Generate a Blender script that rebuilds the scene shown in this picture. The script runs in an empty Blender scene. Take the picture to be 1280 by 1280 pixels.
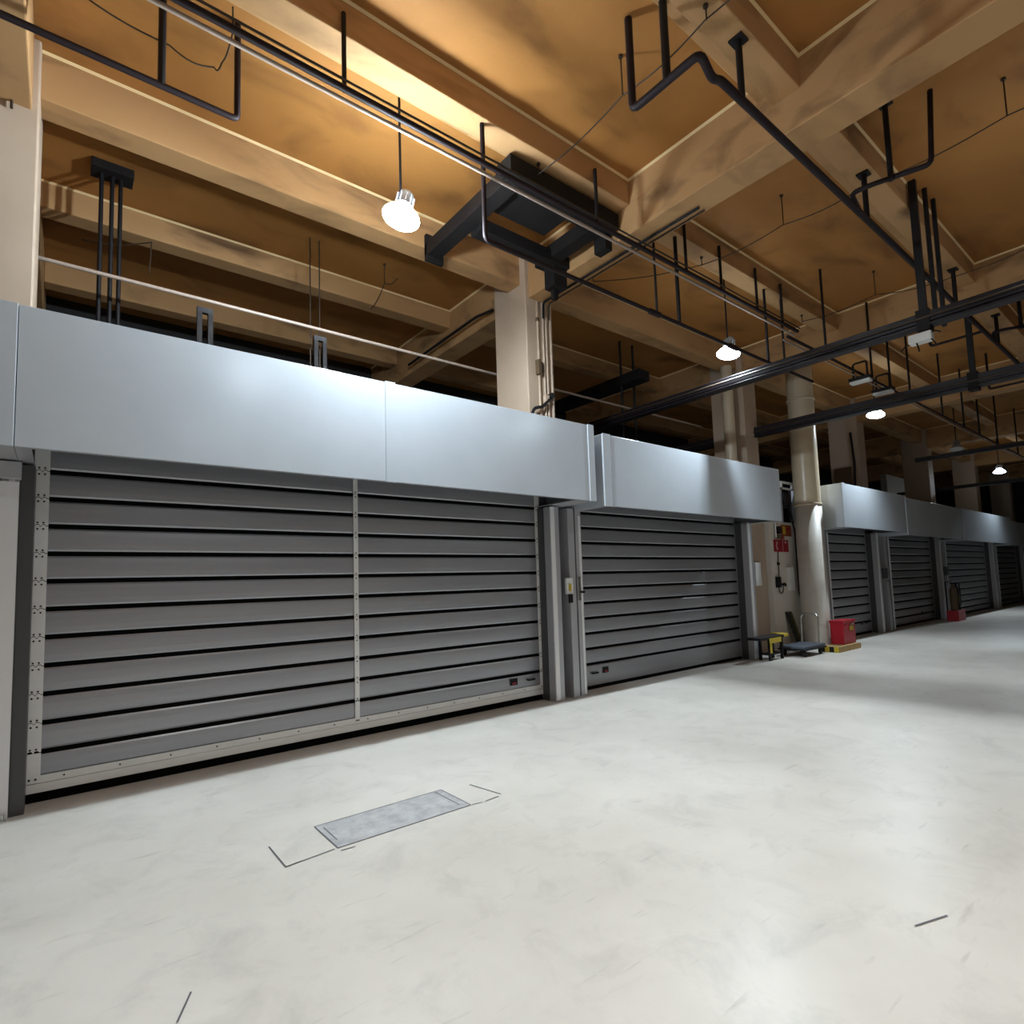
import bpy, math, random
from mathutils import Vector
random.seed(7)
S = bpy.context.scene
C = bpy.context.collection
R = math.radians

# ------------------------------------------------------------------ camera
cam_d = bpy.data.cameras.new('camera'); cam = bpy.data.objects.new('camera', cam_d); C.objects.link(cam)
S.camera = cam
yaw, pitch, roll = R(38.6), R(4.42), R(-1.79)
fw = Vector((math.sin(yaw) * math.cos(pitch), math.cos(yaw) * math.cos(pitch), math.sin(pitch)))
rt = Vector((math.cos(yaw), -math.sin(yaw), 0)); up = rt.cross(fw)
c_, s_ = math.cos(roll), math.sin(roll)
rt2 = rt * c_ + up * s_; up2 = up * c_ - rt * s_
from mathutils import Matrix
cam.matrix_world = Matrix(((rt2.x, up2.x, -fw.x, 0), (rt2.y, up2.y, -fw.y, 0), (rt2.z, up2.z, -fw.z, 1.6), (0, 0, 0, 1)))
cam_d.sensor_fit = 'HORIZONTAL'; cam_d.sensor_width = 36.0
cam_d.lens = 36.0 * 708.3 / 1280
cam_d.shift_y = 33.66 / 1280
cam_d.clip_start = 0.05; cam_d.clip_end = 200

# ------------------------------------------------------------------ world, exposure
w = bpy.data.worlds.new('world'); S.world = w; w.use_nodes = True
w.node_tree.nodes['Background'].inputs[0].default_value = (0.5, 0.6, 0.8, 1)
w.node_tree.nodes['Background'].inputs[1].default_value = 0.0
S.view_settings.view_transform = 'Standard'; S.view_settings.look = 'None'
S.view_settings.gamma = 1; S.view_settings.use_curve_mapping = False
S.view_settings.exposure = 0.48
LAMP_W = 240.0            # power of one high-bay lamp
SHADE_GLOW = 230.0          # shade glow, added as uplight to brighten the ceiling
LAMP_COL = (0.78, 0.91, 1.0)
WARM_COL = (1.0, 0.955, 0.88)     # the lamps of the rows behind the viewer

# ------------------------------------------------------------------ materials
def mat(name, col, rough=0.5, metal=0.0, col2=None, scale=1.0, detail=6.0, contrast=(0.35, 0.7), bump=0.0, bscale=40.0,
        rvar=0.0, stretch=(1, 1, 1), emit=None, estr=0.0, coat=0.0, spec=None):
    m = bpy.data.materials.new(name); m.use_nodes = True
    nt = m.node_tree; b = nt.nodes['Principled BSDF']
    b.inputs['Base Color'].default_value = (*col, 1); b.inputs['Roughness'].default_value = rough
    b.inputs['Metallic'].default_value = metal
    if spec is not None: b.inputs['Specular IOR Level'].default_value = spec
    if coat: b.inputs['Coat Weight'].default_value = coat
    if emit:
        b.inputs['Emission Color'].default_value = (*emit, 1); b.inputs['Emission Strength'].default_value = estr
    if col2 or bump or rvar:
        g = nt.nodes.new('ShaderNodeNewGeometry'); mp = nt.nodes.new('ShaderNodeMapping')
        mp.inputs['Scale'].default_value = stretch
        nt.links.new(g.outputs['Position'], mp.inputs['Vector'])
        n = nt.nodes.new('ShaderNodeTexNoise'); n.inputs['Scale'].default_value = scale
        n.inputs['Detail'].default_value = detail; n.inputs['Roughness'].default_value = 0.6
        nt.links.new(mp.outputs[0], n.inputs['Vector'])
        rp = nt.nodes.new('ShaderNodeValToRGB')
        rp.color_ramp.elements[0].position = contrast[0]; rp.color_ramp.elements[1].position = contrast[1]
        rp.color_ramp.elements[0].color = (*col, 1); rp.color_ramp.elements[1].color = (*(col2 or col), 1)
        nt.links.new(n.outputs['Fac'], rp.inputs[0])
        if col2: nt.links.new(rp.outputs[0], b.inputs['Base Color'])
        if rvar:
            mr = nt.nodes.new('ShaderNodeMapRange')
            mr.inputs['To Min'].default_value = max(0.02, rough - rvar); mr.inputs['To Max'].default_value = rough + rvar
            nt.links.new(n.outputs['Fac'], mr.inputs['Value']); nt.links.new(mr.outputs[0], b.inputs['Roughness'])
        if bump:
            n2 = nt.nodes.new('ShaderNodeTexNoise'); n2.inputs['Scale'].default_value = bscale; n2.inputs['Detail'].default_value = 3
            nt.links.new(mp.outputs[0], n2.inputs['Vector'])
            bp = nt.nodes.new('ShaderNodeBump'); bp.inputs['Strength'].default_value = bump; bp.inputs['Distance'].default_value = 0.01
            nt.links.new(n2.outputs['Fac'], bp.inputs['Height']); nt.links.new(bp.outputs[0], b.inputs['Normal'])
    return m

def floor_mat():
    m = mat('polished_concrete', (0.625, 0.59, 0.53), 0.36, 0, (0.765, 0.73, 0.67), 0.55, 8, (0.34, 0.66), 0.02, 3.0, 0.05, spec=0.35)
    nt = m.node_tree; b = nt.nodes['Principled BSDF']
    g = nt.nodes.new('ShaderNodeNewGeometry')
    rp0 = b.inputs['Base Color'].links[0].from_socket
    n = nt.nodes.new('ShaderNodeTexNoise'); n.inputs['Scale'].default_value = 2.6; n.inputs['Detail'].default_value = 9
    n.inputs['Roughness'].default_value = 0.7; n.inputs['Distortion'].default_value = 0.6
    nt.links.new(g.outputs['Position'], n.inputs['Vector'])
    rp = nt.nodes.new('ShaderNodeValToRGB'); rp.color_ramp.elements[0].position = 0.33; rp.color_ramp.elements[1].position = 0.5
    rp.color_ramp.elements[0].color = (0.76, 0.76, 0.77, 1); rp.color_ramp.elements[1].color = (1, 1, 1, 1)
    nt.links.new(n.outputs['Fac'], rp.inputs[0])
    mx = nt.nodes.new('ShaderNodeMix'); mx.data_type = 'RGBA'; mx.blend_type = 'MULTIPLY'; mx.inputs[0].default_value = 0.5
    nt.links.new(rp0, mx.inputs[6]); nt.links.new(rp.outputs[0], mx.inputs[7])
    # fine scuffs, stretched along the driving lane
    mp = nt.nodes.new('ShaderNodeMapping'); mp.inputs['Scale'].default_value = (1.2, 9, 1); mp.inputs['Rotation'].default_value = (0, 0, 0.5)
    nt.links.new(g.outputs['Position'], mp.inputs[0])
    n3 = nt.nodes.new('ShaderNodeTexNoise'); n3.inputs['Scale'].default_value = 2.2; n3.inputs['Detail'].default_value = 10
    nt.links.new(mp.outputs[0], n3.inputs['Vector'])
    rp3 = nt.nodes.new('ShaderNodeValToRGB'); rp3.color_ramp.elements[0].position = 0.27; rp3.color_ramp.elements[1].position = 0.36
    rp3.color_ramp.elements[0].color = (0.84, 0.84, 0.83, 1); rp3.color_ramp.elements[1].color = (1, 1, 1, 1)
    nt.links.new(n3.outputs['Fac'], rp3.inputs[0])
    mx2 = nt.nodes.new('ShaderNodeMix'); mx2.data_type = 'RGBA'; mx2.blend_type = 'MULTIPLY'; mx2.inputs[0].default_value = 1
    nt.links.new(mx.outputs[2], mx2.inputs[6]); nt.links.new(rp3.outputs[0], mx2.inputs[7])
    nt.links.new(mx2.outputs[2], b.inputs['Base Color'])
    return m

def sooty(name, col, col2, soot):
    m = mat(name, col, 0.75, 0, col2, 0.6, 7, (0.3, 0.72), 0.12, 25)
    nt = m.node_tree; b = nt.nodes['Principled BSDF']; src = b.inputs['Base Color'].links[0].from_socket
    g = nt.nodes.new('ShaderNodeNewGeometry'); mp = nt.nodes.new('ShaderNodeMapping'); mp.inputs['Scale'].default_value = (0.45, 0.8, 1.6)
    nt.links.new(g.outputs['Position'], mp.inputs[0])
    n = nt.nodes.new('ShaderNodeTexNoise'); n.inputs['Scale'].default_value = 2.0; n.inputs['Detail'].default_value = 9; n.inputs['Distortion'].default_value = 0.5
    nt.links.new(mp.outputs[0], n.inputs['Vector'])
    rp = nt.nodes.new('ShaderNodeValToRGB'); rp.color_ramp.elements[0].position = 0.52; rp.color_ramp.elements[1].position = 0.78
    rp.color_ramp.elements[0].color = (0, 0, 0, 1); rp.color_ramp.elements[1].color = (1, 1, 1, 1)
    nt.links.new(n.outputs['Fac'], rp.inputs[0])
    mx = nt.nodes.new('ShaderNodeMix'); mx.data_type = 'RGBA'
    nt.links.new(rp.outputs[0], mx.inputs[0]); nt.links.new(src, mx.inputs[6]); mx.inputs[7].default_value = (*soot, 1)
    nt.links.new(mx.outputs[2], b.inputs['Base Color'])
    return m

M = {}
M['floor'] = floor_mat()
M['patch'] = mat('floor_patch_cement', (0.36, 0.36, 0.37), 0.6, 0, (0.56, 0.56, 0.55), 9, 9, (0.35, 0.7), 0.3, 60)
M['scuff'] = mat('dark_scuff', (0.12, 0.12, 0.13), 0.7)
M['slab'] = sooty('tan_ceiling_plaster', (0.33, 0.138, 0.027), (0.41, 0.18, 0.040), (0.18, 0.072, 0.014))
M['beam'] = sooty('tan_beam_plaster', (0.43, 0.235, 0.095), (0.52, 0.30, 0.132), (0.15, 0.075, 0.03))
M['bead'] = mat('pale_joint_bead', (0.78, 0.58, 0.30), 0.7)
M['column'] = mat('cream_column_paint', (0.44, 0.325, 0.235), 0.55, 0, (0.52, 0.405, 0.305), 0.8, 5, (0.3, 0.7), 0.05, 30)
M['creamwall'] = mat('cream_wall_paint', (0.66, 0.60, 0.52), 0.6, 0, (0.74, 0.69, 0.62), 1.2, 5)
M['darkwall'] = mat('shade_black_plaster', (0.022, 0.02, 0.02), 0.9, 0, (0.035, 0.032, 0.03), 0.5, 4)  # shade of the back bay put into the colour; far wall shares it
M['hood'] = mat('silver_hood_sheet', (0.53, 0.575, 0.625), 0.22, 0.04, (0.59, 0.635, 0.685), 0.9, 5, (0.3, 0.7), 0.0, 2.0, 0.0, spec=0.4)
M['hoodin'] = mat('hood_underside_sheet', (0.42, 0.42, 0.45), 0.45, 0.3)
M['lowbounce'] = mat('low_bounce_hood_top', (0.11, 0.10, 0.09), 0.9, 0, (0.16, 0.145, 0.13), 3, 5)  # unseen top, coloured dark to cut light bounced into the back bay
M['slat'] = mat('grey_anodised_slat', (0.34, 0.345, 0.378), 0.36, 0.5, (0.39, 0.395, 0.42), 1.4, 6, (0.3, 0.7), 0.02, 14, 0.06, (0.35, 1, 6))
M['seal'] = mat('black_rubber_seal', (0.003, 0.003, 0.003), 0.85, spec=0.05)
M['alu'] = mat('bare_aluminium', (0.80, 0.80, 0.79), 0.38, 0.15, (0.88, 0.88, 0.87), 3, 5, (0.3, 0.7), 0.02, 20)
M['rail'] = mat('guide_rail_aluminium', (0.44, 0.44, 0.47), 0.36, 0.35, (0.54, 0.54, 0.57), 1.2, 5, (0.3, 0.7), 0, 20, 0.05, (1, 1, 0.3))
M['railwhite'] = mat('guide_rail_bright_cover', (0.84, 0.84, 0.86), 0.4, 0.1)
M['raildark'] = mat('guide_rail_dark_face', (0.085, 0.085, 0.09), 0.45, 0.3)
M['black'] = mat('black_paint', (0.010, 0.009, 0.010), 0.55, 0.0, spec=0.25)
M['steel'] = mat('black_steel', (0.010, 0.009, 0.010), 0.7, 0.0, (0.016, 0.013, 0.012), 4, 5, spec=0.2)
M['pipe'] = mat('dark_maroon_pipe', (0.016, 0.009, 0.011), 0.6, 0.0, spec=0.25)
M['tray'] = mat('dark_trunking', (0.013, 0.009, 0.012), 0.45, 0.0, spec=0.3)
M['lightpipe'] = mat('pale_conduit', (0.36, 0.28, 0.23), 0.5, 0.1)
M['bolt'] = mat('dark_bolt', (0.02, 0.02, 0.02), 0.5, 0.4)
M['wire'] = mat('brown_black_cable', (0.035, 0.02, 0.01), 0.6)
M['housing'] = mat('lamp_housing_grey', (0.35, 0.36, 0.38), 0.4, 0.5)
M['shade'] = mat('uplight_shade', (0.8, 0.8, 0.8), 0.4, 0, emit=LAMP_COL, estr=SHADE_GLOW)  # emission added to the shade as uplight
M['shadedim'] = mat('uplight_shade_dimmer', (0.8, 0.8, 0.8), 0.4, 0, emit=LAMP_COL, estr=SHADE_GLOW * 0.08)
M['shadeoff'] = mat('unlit_shade', (0.55, 0.55, 0.55), 0.4)
M['lens'] = mat('lamp_lens_lit', (0.9, 0.9, 0.9), 0.4, 0, emit=LAMP_COL, estr=60)
M['lensoff'] = mat('lamp_lens_unlit', (0.7, 0.7, 0.7), 0.4)
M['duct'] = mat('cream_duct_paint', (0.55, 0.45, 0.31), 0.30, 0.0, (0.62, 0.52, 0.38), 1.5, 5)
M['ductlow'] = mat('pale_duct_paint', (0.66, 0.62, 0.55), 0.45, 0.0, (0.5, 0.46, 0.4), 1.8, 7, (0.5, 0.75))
M['white'] = mat('white_plastic', (0.75, 0.75, 0.74), 0.45)
M['red'] = mat('red_paint', (0.42, 0.008, 0.02), 0.4)
M['darkred'] = mat('dark_red_sign', (0.30, 0.006, 0.016), 0.5)
M['orange'] = mat('rust_orange_sign', (0.28, 0.055, 0.015), 0.5)
M['pink'] = mat('pale_pink_print', (0.80, 0.52, 0.50), 0.5)
M['yellow'] = mat('yellow_paint', (0.55, 0.40, 0.03), 0.5)
M['wood'] = mat('pallet_wood', (0.36, 0.23, 0.09), 0.7, 0, (0.5, 0.34, 0.15), 4, 5, (0.3, 0.7), 0.1, 30, 0, (8, 1, 1))
M['greenboard'] = mat('dark_green_board', (0.018, 0.02, 0.014), 0.6)
M['olive'] = mat('olive_board_edge', (0.07, 0.065, 0.018), 0.6)
M['chrome'] = mat('chrome_tube', (0.6, 0.62, 0.6), 0.2, 0.9)
M['deck'] = mat('blue_grey_deck', (0.07, 0.085, 0.11), 0.5)
M['greypanel'] = mat('grey_steel_panel', (0.20, 0.20, 0.24), 0.4, 0.3)
M['greywall'] = mat('pale_grey_block_wall', (0.42, 0.42, 0.40), 0.7)
M['brownbox'] = mat('brown_board', (0.11, 0.07, 0.035), 0.7)

# ------------------------------------------------------------------ mesh builder
class MB:
    def __init__(s): s.v = []; s.f = []; s.sm = []
    def add(s, vs, fs, smooth=False):
        o = len(s.v); s.v += [tuple(p) for p in vs]; s.f += [tuple(i + o for i in f) for f in fs]; s.sm += [smooth] * len(fs); return s
    def box(s, x0, x1, y0, y1, z0, z1):
        vs = [(x0, y0, z0), (x1, y0, z0), (x1, y1, z0), (x0, y1, z0), (x0, y0, z1), (x1, y0, z1), (x1, y1, z1), (x0, y1, z1)]
        return s.add(vs, [(0, 3, 2, 1), (4, 5, 6, 7), (0, 1, 5, 4), (1, 2, 6, 5), (2, 3, 7, 6), (3, 0, 4, 7)])
    def tube(s, pts, r, n=8, cap=True):
        pts = [Vector(p) for p in pts]; m = len(pts)
        tang = []
        for i in range(m):
            a = (pts[i] - pts[i - 1]).normalized() if i else None
            b = (pts[i + 1] - pts[i]).normalized() if i < m - 1 else None
            t = (a + b).normalized() if a and b and (a + b).length > 1e-6 else (a or b); tang.append(t)
        ref = Vector((0, 0, 1)) if abs(tang[0].z) < 0.9 else Vector((1, 0, 0))
        u = tang[0].cross(ref).normalized(); vs = []
        for i in range(m):
            u = (u - tang[i] * u.dot(tang[i])).normalized(); w_ = tang[i].cross(u)
            rr = r[i] if isinstance(r, (list, tuple)) else r
            for k in range(n):
                a = 2 * math.pi * k / n; vs.append(pts[i] + (u * math.cos(a) + w_ * math.sin(a)) * rr)
        fs = [(i * n + k, i * n + (k + 1) % n, (i + 1) * n + (k + 1) % n, (i + 1) * n + k) for i in range(m - 1) for k in range(n)]
        s.add(vs, fs, True)
        if cap:
            s.add(vs[:n], [tuple(range(n - 1, -1, -1))]); s.add(vs[-n:], [tuple(range(n))])
        return s
    def lathe(s, prof, n=24, c=(0, 0)):
        m = len(prof); vs = []
        for r, z in prof:
            for k in range(n):
                a = 2 * math.pi * k / n; vs.append((c[0] + r * math.cos(a), c[1] + r * math.sin(a), z))
        fs = [(i * n + k, i * n + (k + 1) % n, (i + 1) * n + (k + 1) % n, (i + 1) * n + k) for i in range(m - 1) for k in range(n)]
        return s.add(vs, fs, True)
    def disc(s, r, z, n=24, up=False, c=(0, 0)):
        vs = [(c[0] + r * math.cos(2 * math.pi * k / n), c[1] + r * math.sin(2 * math.pi * k / n), z) for k in range(n)]
        return s.add(vs, [tuple(range(n)) if up else tuple(range(n - 1, -1, -1))])
    def prism_y(s, poly, y0, y1):           # polygon (x, z), extruded in y
        n = len(poly); vs = [(x, y0, z) for x, z in poly] + [(x, y1, z) for x, z in poly]
        fs = [tuple(range(n)), tuple(range(2 * n - 1, n - 1, -1))] + [(i, i + n, (i + 1) % n + n, (i + 1) % n) for i in range(n)]
        return s.add(vs, fs)
    def prism_x(s, poly, x0, x1):           # polygon (y, z), extruded in x
        n = len(poly); vs = [(x0, y, z) for y, z in poly] + [(x1, y, z) for y, z in poly]
        fs = [tuple(range(n)), tuple(range(2 * n - 1, n - 1, -1))] + [(i, i + n, (i + 1) % n + n, (i + 1) % n) for i in range(n)]
        return s.add(vs, fs)
    def mesh(s, name, m, org=(0, 0, 0)):
        me = bpy.data.meshes.new(name)
        me.from_pydata([(x - org[0], y - org[1], z - org[2]) for x, y, z in s.v], [], s.f)
        me.polygons.foreach_set('use_smooth', s.sm); me.materials.append(M[m]); me.validate(); me.update()
        import bmesh
        bm = bmesh.new(); bm.from_mesh(me); bmesh.ops.recalc_face_normals(bm, faces=bm.faces); bm.to_mesh(me); bm.free()
        return me

def loc_of(o): return Vector(o['_o']) if '_o' in o else Vector((0, 0, 0))
ORG = {}
def link(name, me, parent=None, loc=(0, 0, 0)):
    o = bpy.data.objects.new(name, me); C.objects.link(o); o.location = loc
    if parent: o.parent = parent
    return o
def part(name, mb, m, parent, bevel=0.0):
    """mesh in world coordinates, child of a thing (its origin is subtracted)"""
    org = ORG.get(parent.name, (0, 0, 0))
    o = link(name, mb.mesh(name, m, org), parent); ORG[o.name] = org
    if bevel: bev(o, bevel)
    return o
def bev(o, wd):
    b = o.modifiers.new('bevel', 'BEVEL'); b.width = wd; b.segments = 2; b.limit_method = 'ANGLE'
def tag(o, label=None, cat=None, group=None, kind=None):
    if label: o['label'] = label
    if cat: o['category'] = cat
    if group: o['group'] = group
    if kind: o['kind'] = kind
    return o
def thing(name, loc, label, cat, group=None, kind=None):
    o = bpy.data.objects.new(name, None); C.objects.link(o); o.location = loc; o.empty_display_size = 0.2
    ORG[o.name] = tuple(loc); return tag(o, label, cat, group, kind)
def solid(name, mb, m, label=None, cat=None, group=None, kind=None, bevel=0.0, org=None):
    if org is None:
        xs = [p[0] for p in mb.v]; ys = [p[1] for p in mb.v]; zs = [p[2] for p in mb.v]
        org = ((min(xs) + max(xs)) / 2, (min(ys) + max(ys)) / 2, min(zs))
    o = link(name, mb.mesh(name, m, org), None, org); ORG[o.name] = org
    if bevel: bev(o, bevel)
    return tag(o, label, cat, group, kind)
def fillet(pts, rad, n=4):
    out = [Vector(pts[0])]
    for i in range(1, len(pts) - 1):
        p = Vector(pts[i]); a = (Vector(pts[i - 1]) - p); b = (Vector(pts[i + 1]) - p)
        d = min(rad, a.length * .45, b.length * .45); a = p + a.normalized() * d; b = p + b.normalized() * d
        for k in range(n + 1):
            t = k / n; out.append(a * (1 - t) ** 2 + p * 2 * t * (1 - t) + b * t * t)
    out.append(Vector(pts[-1])); return out

# ------------------------------------------------------------------ the setting
X0, X1, Y0, Y1 = -9.0, 37.0, -9.0, 11.6
ZS, ZG, ZB, ZB1 = 6.5, 5.82, 6.18, 6.05
floor = solid('floor', MB().box(X0, X1, Y0, Y1, -0.2, 0), 'floor', kind='structure')
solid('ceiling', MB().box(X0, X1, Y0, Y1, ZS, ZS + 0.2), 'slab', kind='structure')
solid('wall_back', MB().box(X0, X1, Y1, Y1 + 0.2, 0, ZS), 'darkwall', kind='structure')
solid('wall_front', MB().box(X0, X1, Y0 - 0.2, Y0, 0, ZS), 'creamwall', kind='structure')
solid('wall_left', MB().box(X0 - 0.2, X0, Y0, Y1, 0, ZS), 'creamwall', kind='structure')
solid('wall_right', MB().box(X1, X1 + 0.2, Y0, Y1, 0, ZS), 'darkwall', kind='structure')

GX = [5.36 + 6.05 * k for k in range(-2, 6)]; GW = 0.40
for k, gx in enumerate(GX):
    if gx < X0 or gx > X1: continue
    g = solid('ceiling_girder', MB().box(gx, gx + GW, Y0, Y1, ZG, ZS), 'beam', kind='structure', bevel=0.012)
    part('joint_bead', MB().prism_y([(gx, ZS), (gx - 0.022, ZS), (gx, ZS - 0.022)], Y0, Y1), 'bead', g)
SEC = [(6.25, 0.29, ZB1), (4.20, 0.26, ZB), (2.14, 0.26, ZB), (0.10, 0.26, ZB), (-1.95, 0.29, ZB1), (-4.0, 0.26, ZB), (-6.1, 0.26, ZB), (8.3, 0.26, ZB), (10.35, 0.26, ZB)]
edges = [X0] + [g for g in GX if X0 < g < X1] + [X1]
for i in range(len(edges) - 1):
    a = edges[i] + (GW if i else 0); b = edges[i + 1]
    for (y, wd, zb) in SEC:
        bm = MB().prism_x([(y, ZS), (y, zb), (y + wd, zb), (y + wd, zb + 0.13), (y + wd + 0.15, zb + 0.13), (y + wd + 0.15, ZS)], a, b) if zb == ZB else MB().box(a, b, y, y + wd, zb, ZS)
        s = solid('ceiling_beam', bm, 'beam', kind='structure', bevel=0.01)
        part('joint_bead', MB().prism_x([(y, ZS), (y - 0.02, ZS), (y, ZS - 0.02)], a, b), 'bead', s)
for gx in GX:
    for yc in (6.13, -2.1):
        if gx < X0 or gx > X1 - 1: continue
        col = solid('column', MB().box(gx - 0.07, gx + GW + 0.05, yc, yc + 0.76, 0, ZS), 'column', kind='structure', bevel=0.015)

# partition pieces between and behind the doors
for n, (a, b, y, zt, m) in enumerate([(5.37, 5.54, 5.9, 2.7, 'raildark'), (17.0, 17.4, 5.9, 2.7, 'raildark'), (22.3, 22.5, 5.9, 2.7, 'raildark'),
                                      (29.0, 29.2, 5.9, 2.7, 'raildark'), (11.865, 13.12, 6.02, 2.75, 'creamwall')]):
    solid('wall_infill', MB().box(a, b, y, y + 0.12, 0, zt), m, kind='structure')
solid('wall_panel', MB().box(13.14, 13.34, 6.1, 6.16, 0, 3.56).box(13.34, 13.7, 6.1, 6.16, 0, 2.55), 'greypanel', kind='structure')
solid('wall_block', MB().box(24.0, 27.2, 7.6, 7.8, 0, 5.2), 'greywall', kind='structure')

# floor repair patch and scratches
part('repair_patch', MB().box(1.38, 2.37, 3.545, 3.96, -0.01, 0.0025), 'patch', floor)
def mark(p, q, wd=0.006):
    p, q = Vector((*p, 0.0035)), Vector((*q, 0.0035)); d = (q - p).normalized(); n = Vector((-d.y, d.x, 0)) * wd / 2
    return MB().add([p - n, q - n, q + n, p + n], [(0, 1, 2, 3)])
for p, q in [((1.38, 3.545), (1.38, 3.96)), ((1.42, 3.66), (1.42, 3.90)), ((1.38, 3.545), (2.37, 3.545)), ((1.38, 3.96), (2.37, 3.96)), ((2.37, 3.545), (2.37, 3.96)), ((2.31, 3.60), (2.31, 3.94)), ((1.06, 3.86), (1.06, 3.52)), ((1.06, 3.52), (1.16, 3.53)), ((1.06, 3.52), (1.36, 3.545)), ((2.38, 3.545), (2.46, 3.53)), ((2.66, 3.56), (2.6, 3.9)),
             ((2.49, 3.53), (2.62, 3.54)), ((1.38, 3.50), (1.47, 3.49)), ((0.25, 2.3), (0.37, 2.55)), ((0.38, 2.57), (0.45, 2.72)), ((3.05, 1.0), (3.25, 0.93))]:
    part('scratch', mark(p, q, 0.008), 'scuff', floor)

# ------------------------------------------------------------------ roller doors
PITCH = 0.2243
def slat_mesh(L, h, name):
    d = 0.005
    pr = [(0, 0), (0, h), (-0.012, h), (-0.019, h - 0.014), (-0.019 - d * .5, h * 0.68), (-0.019 - d * .55, h * 0.5), (-0.019 - d * .5, h * 0.32), (-0.019, 0.014), (-0.012, 0)]
    m = MB().prism_x(pr, 0, L)
    return m.mesh(name, 'slat')
def hinge_mesh(wd):
    t = wd / 5; h = PITCH; s = 0.010; g = 0.003
    top = [(wd, h - g), (wd - t * .7, h - g), (wd - t, h - g + s), (wd - 2 * t, h - g + s), (wd - 2.3 * t, h - g - s * .4), (wd - 2.7 * t, h - g - s * .4), (wd - 3 * t, h - g + s), (wd - 4 * t, h - g + s), (wd - 4.3 * t, h - g), (0, h - g)]
    bot = [(x, z - h + 2 * g) for x, z in reversed(top)]
    return MB().prism_y(bot + top, -0.004, 0).mesh('hinge_plate', 'alu')
def bolts_mesh(wd, cols):
    m = MB()
    for cx in cols:
        for z in (0.026, PITCH - 0.026):
            m.tube([(cx * wd, -0.004, z), (cx * wd, -0.009, z)], 0.0075, 8)
    return m.mesh('bolt_heads', 'bolt')
HM = hinge_mesh(0.098); HB = bolts_mesh(0.098, (0.30, 0.68)); MM = hinge_mesh(0.052); MBm = bolts_mesh(0.052, (0.5,)); RM = hinge_mesh(0.085)
YC = 5.96
def rail(d, x0, x1, side, top=2.62, bright=True):
    """guide rail with a lighter cover strip; side = +1 when the curtain is on its right"""
    r = part('guide_rail', MB().box(x0, x1, 5.68, 6.05, 0, top), 'rail', d, 0.006)
    wdt = x1 - x0
    if side > 0:
        part('rail_lip', MB().box(x1 - 0.06, x1 - 0.025, 5.668, 5.68, 0.03, top - 0.1), 'railwhite', r)
        part('rail_groove', MB().box(x0 + wdt * .45, x0 + wdt * .52, 5.674, 5.682, 0.02, top), 'raildark', r)
        part('inner_face', MB().box(x1, x1 + 0.006, 5.69, 5.93, 0.0, top), 'raildark', r)
    else:
        part('rail_cover', MB().box(x0 + 0.004, x0 + 0.075, 5.665, 5.68, 0.02, top), 'railwhite' if bright else 'rail', r)
        part('inner_face', MB().box(x0 - 0.006, x0, 5.80, 5.93, 0.0, top), 'raildark', r)
    return r
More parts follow.
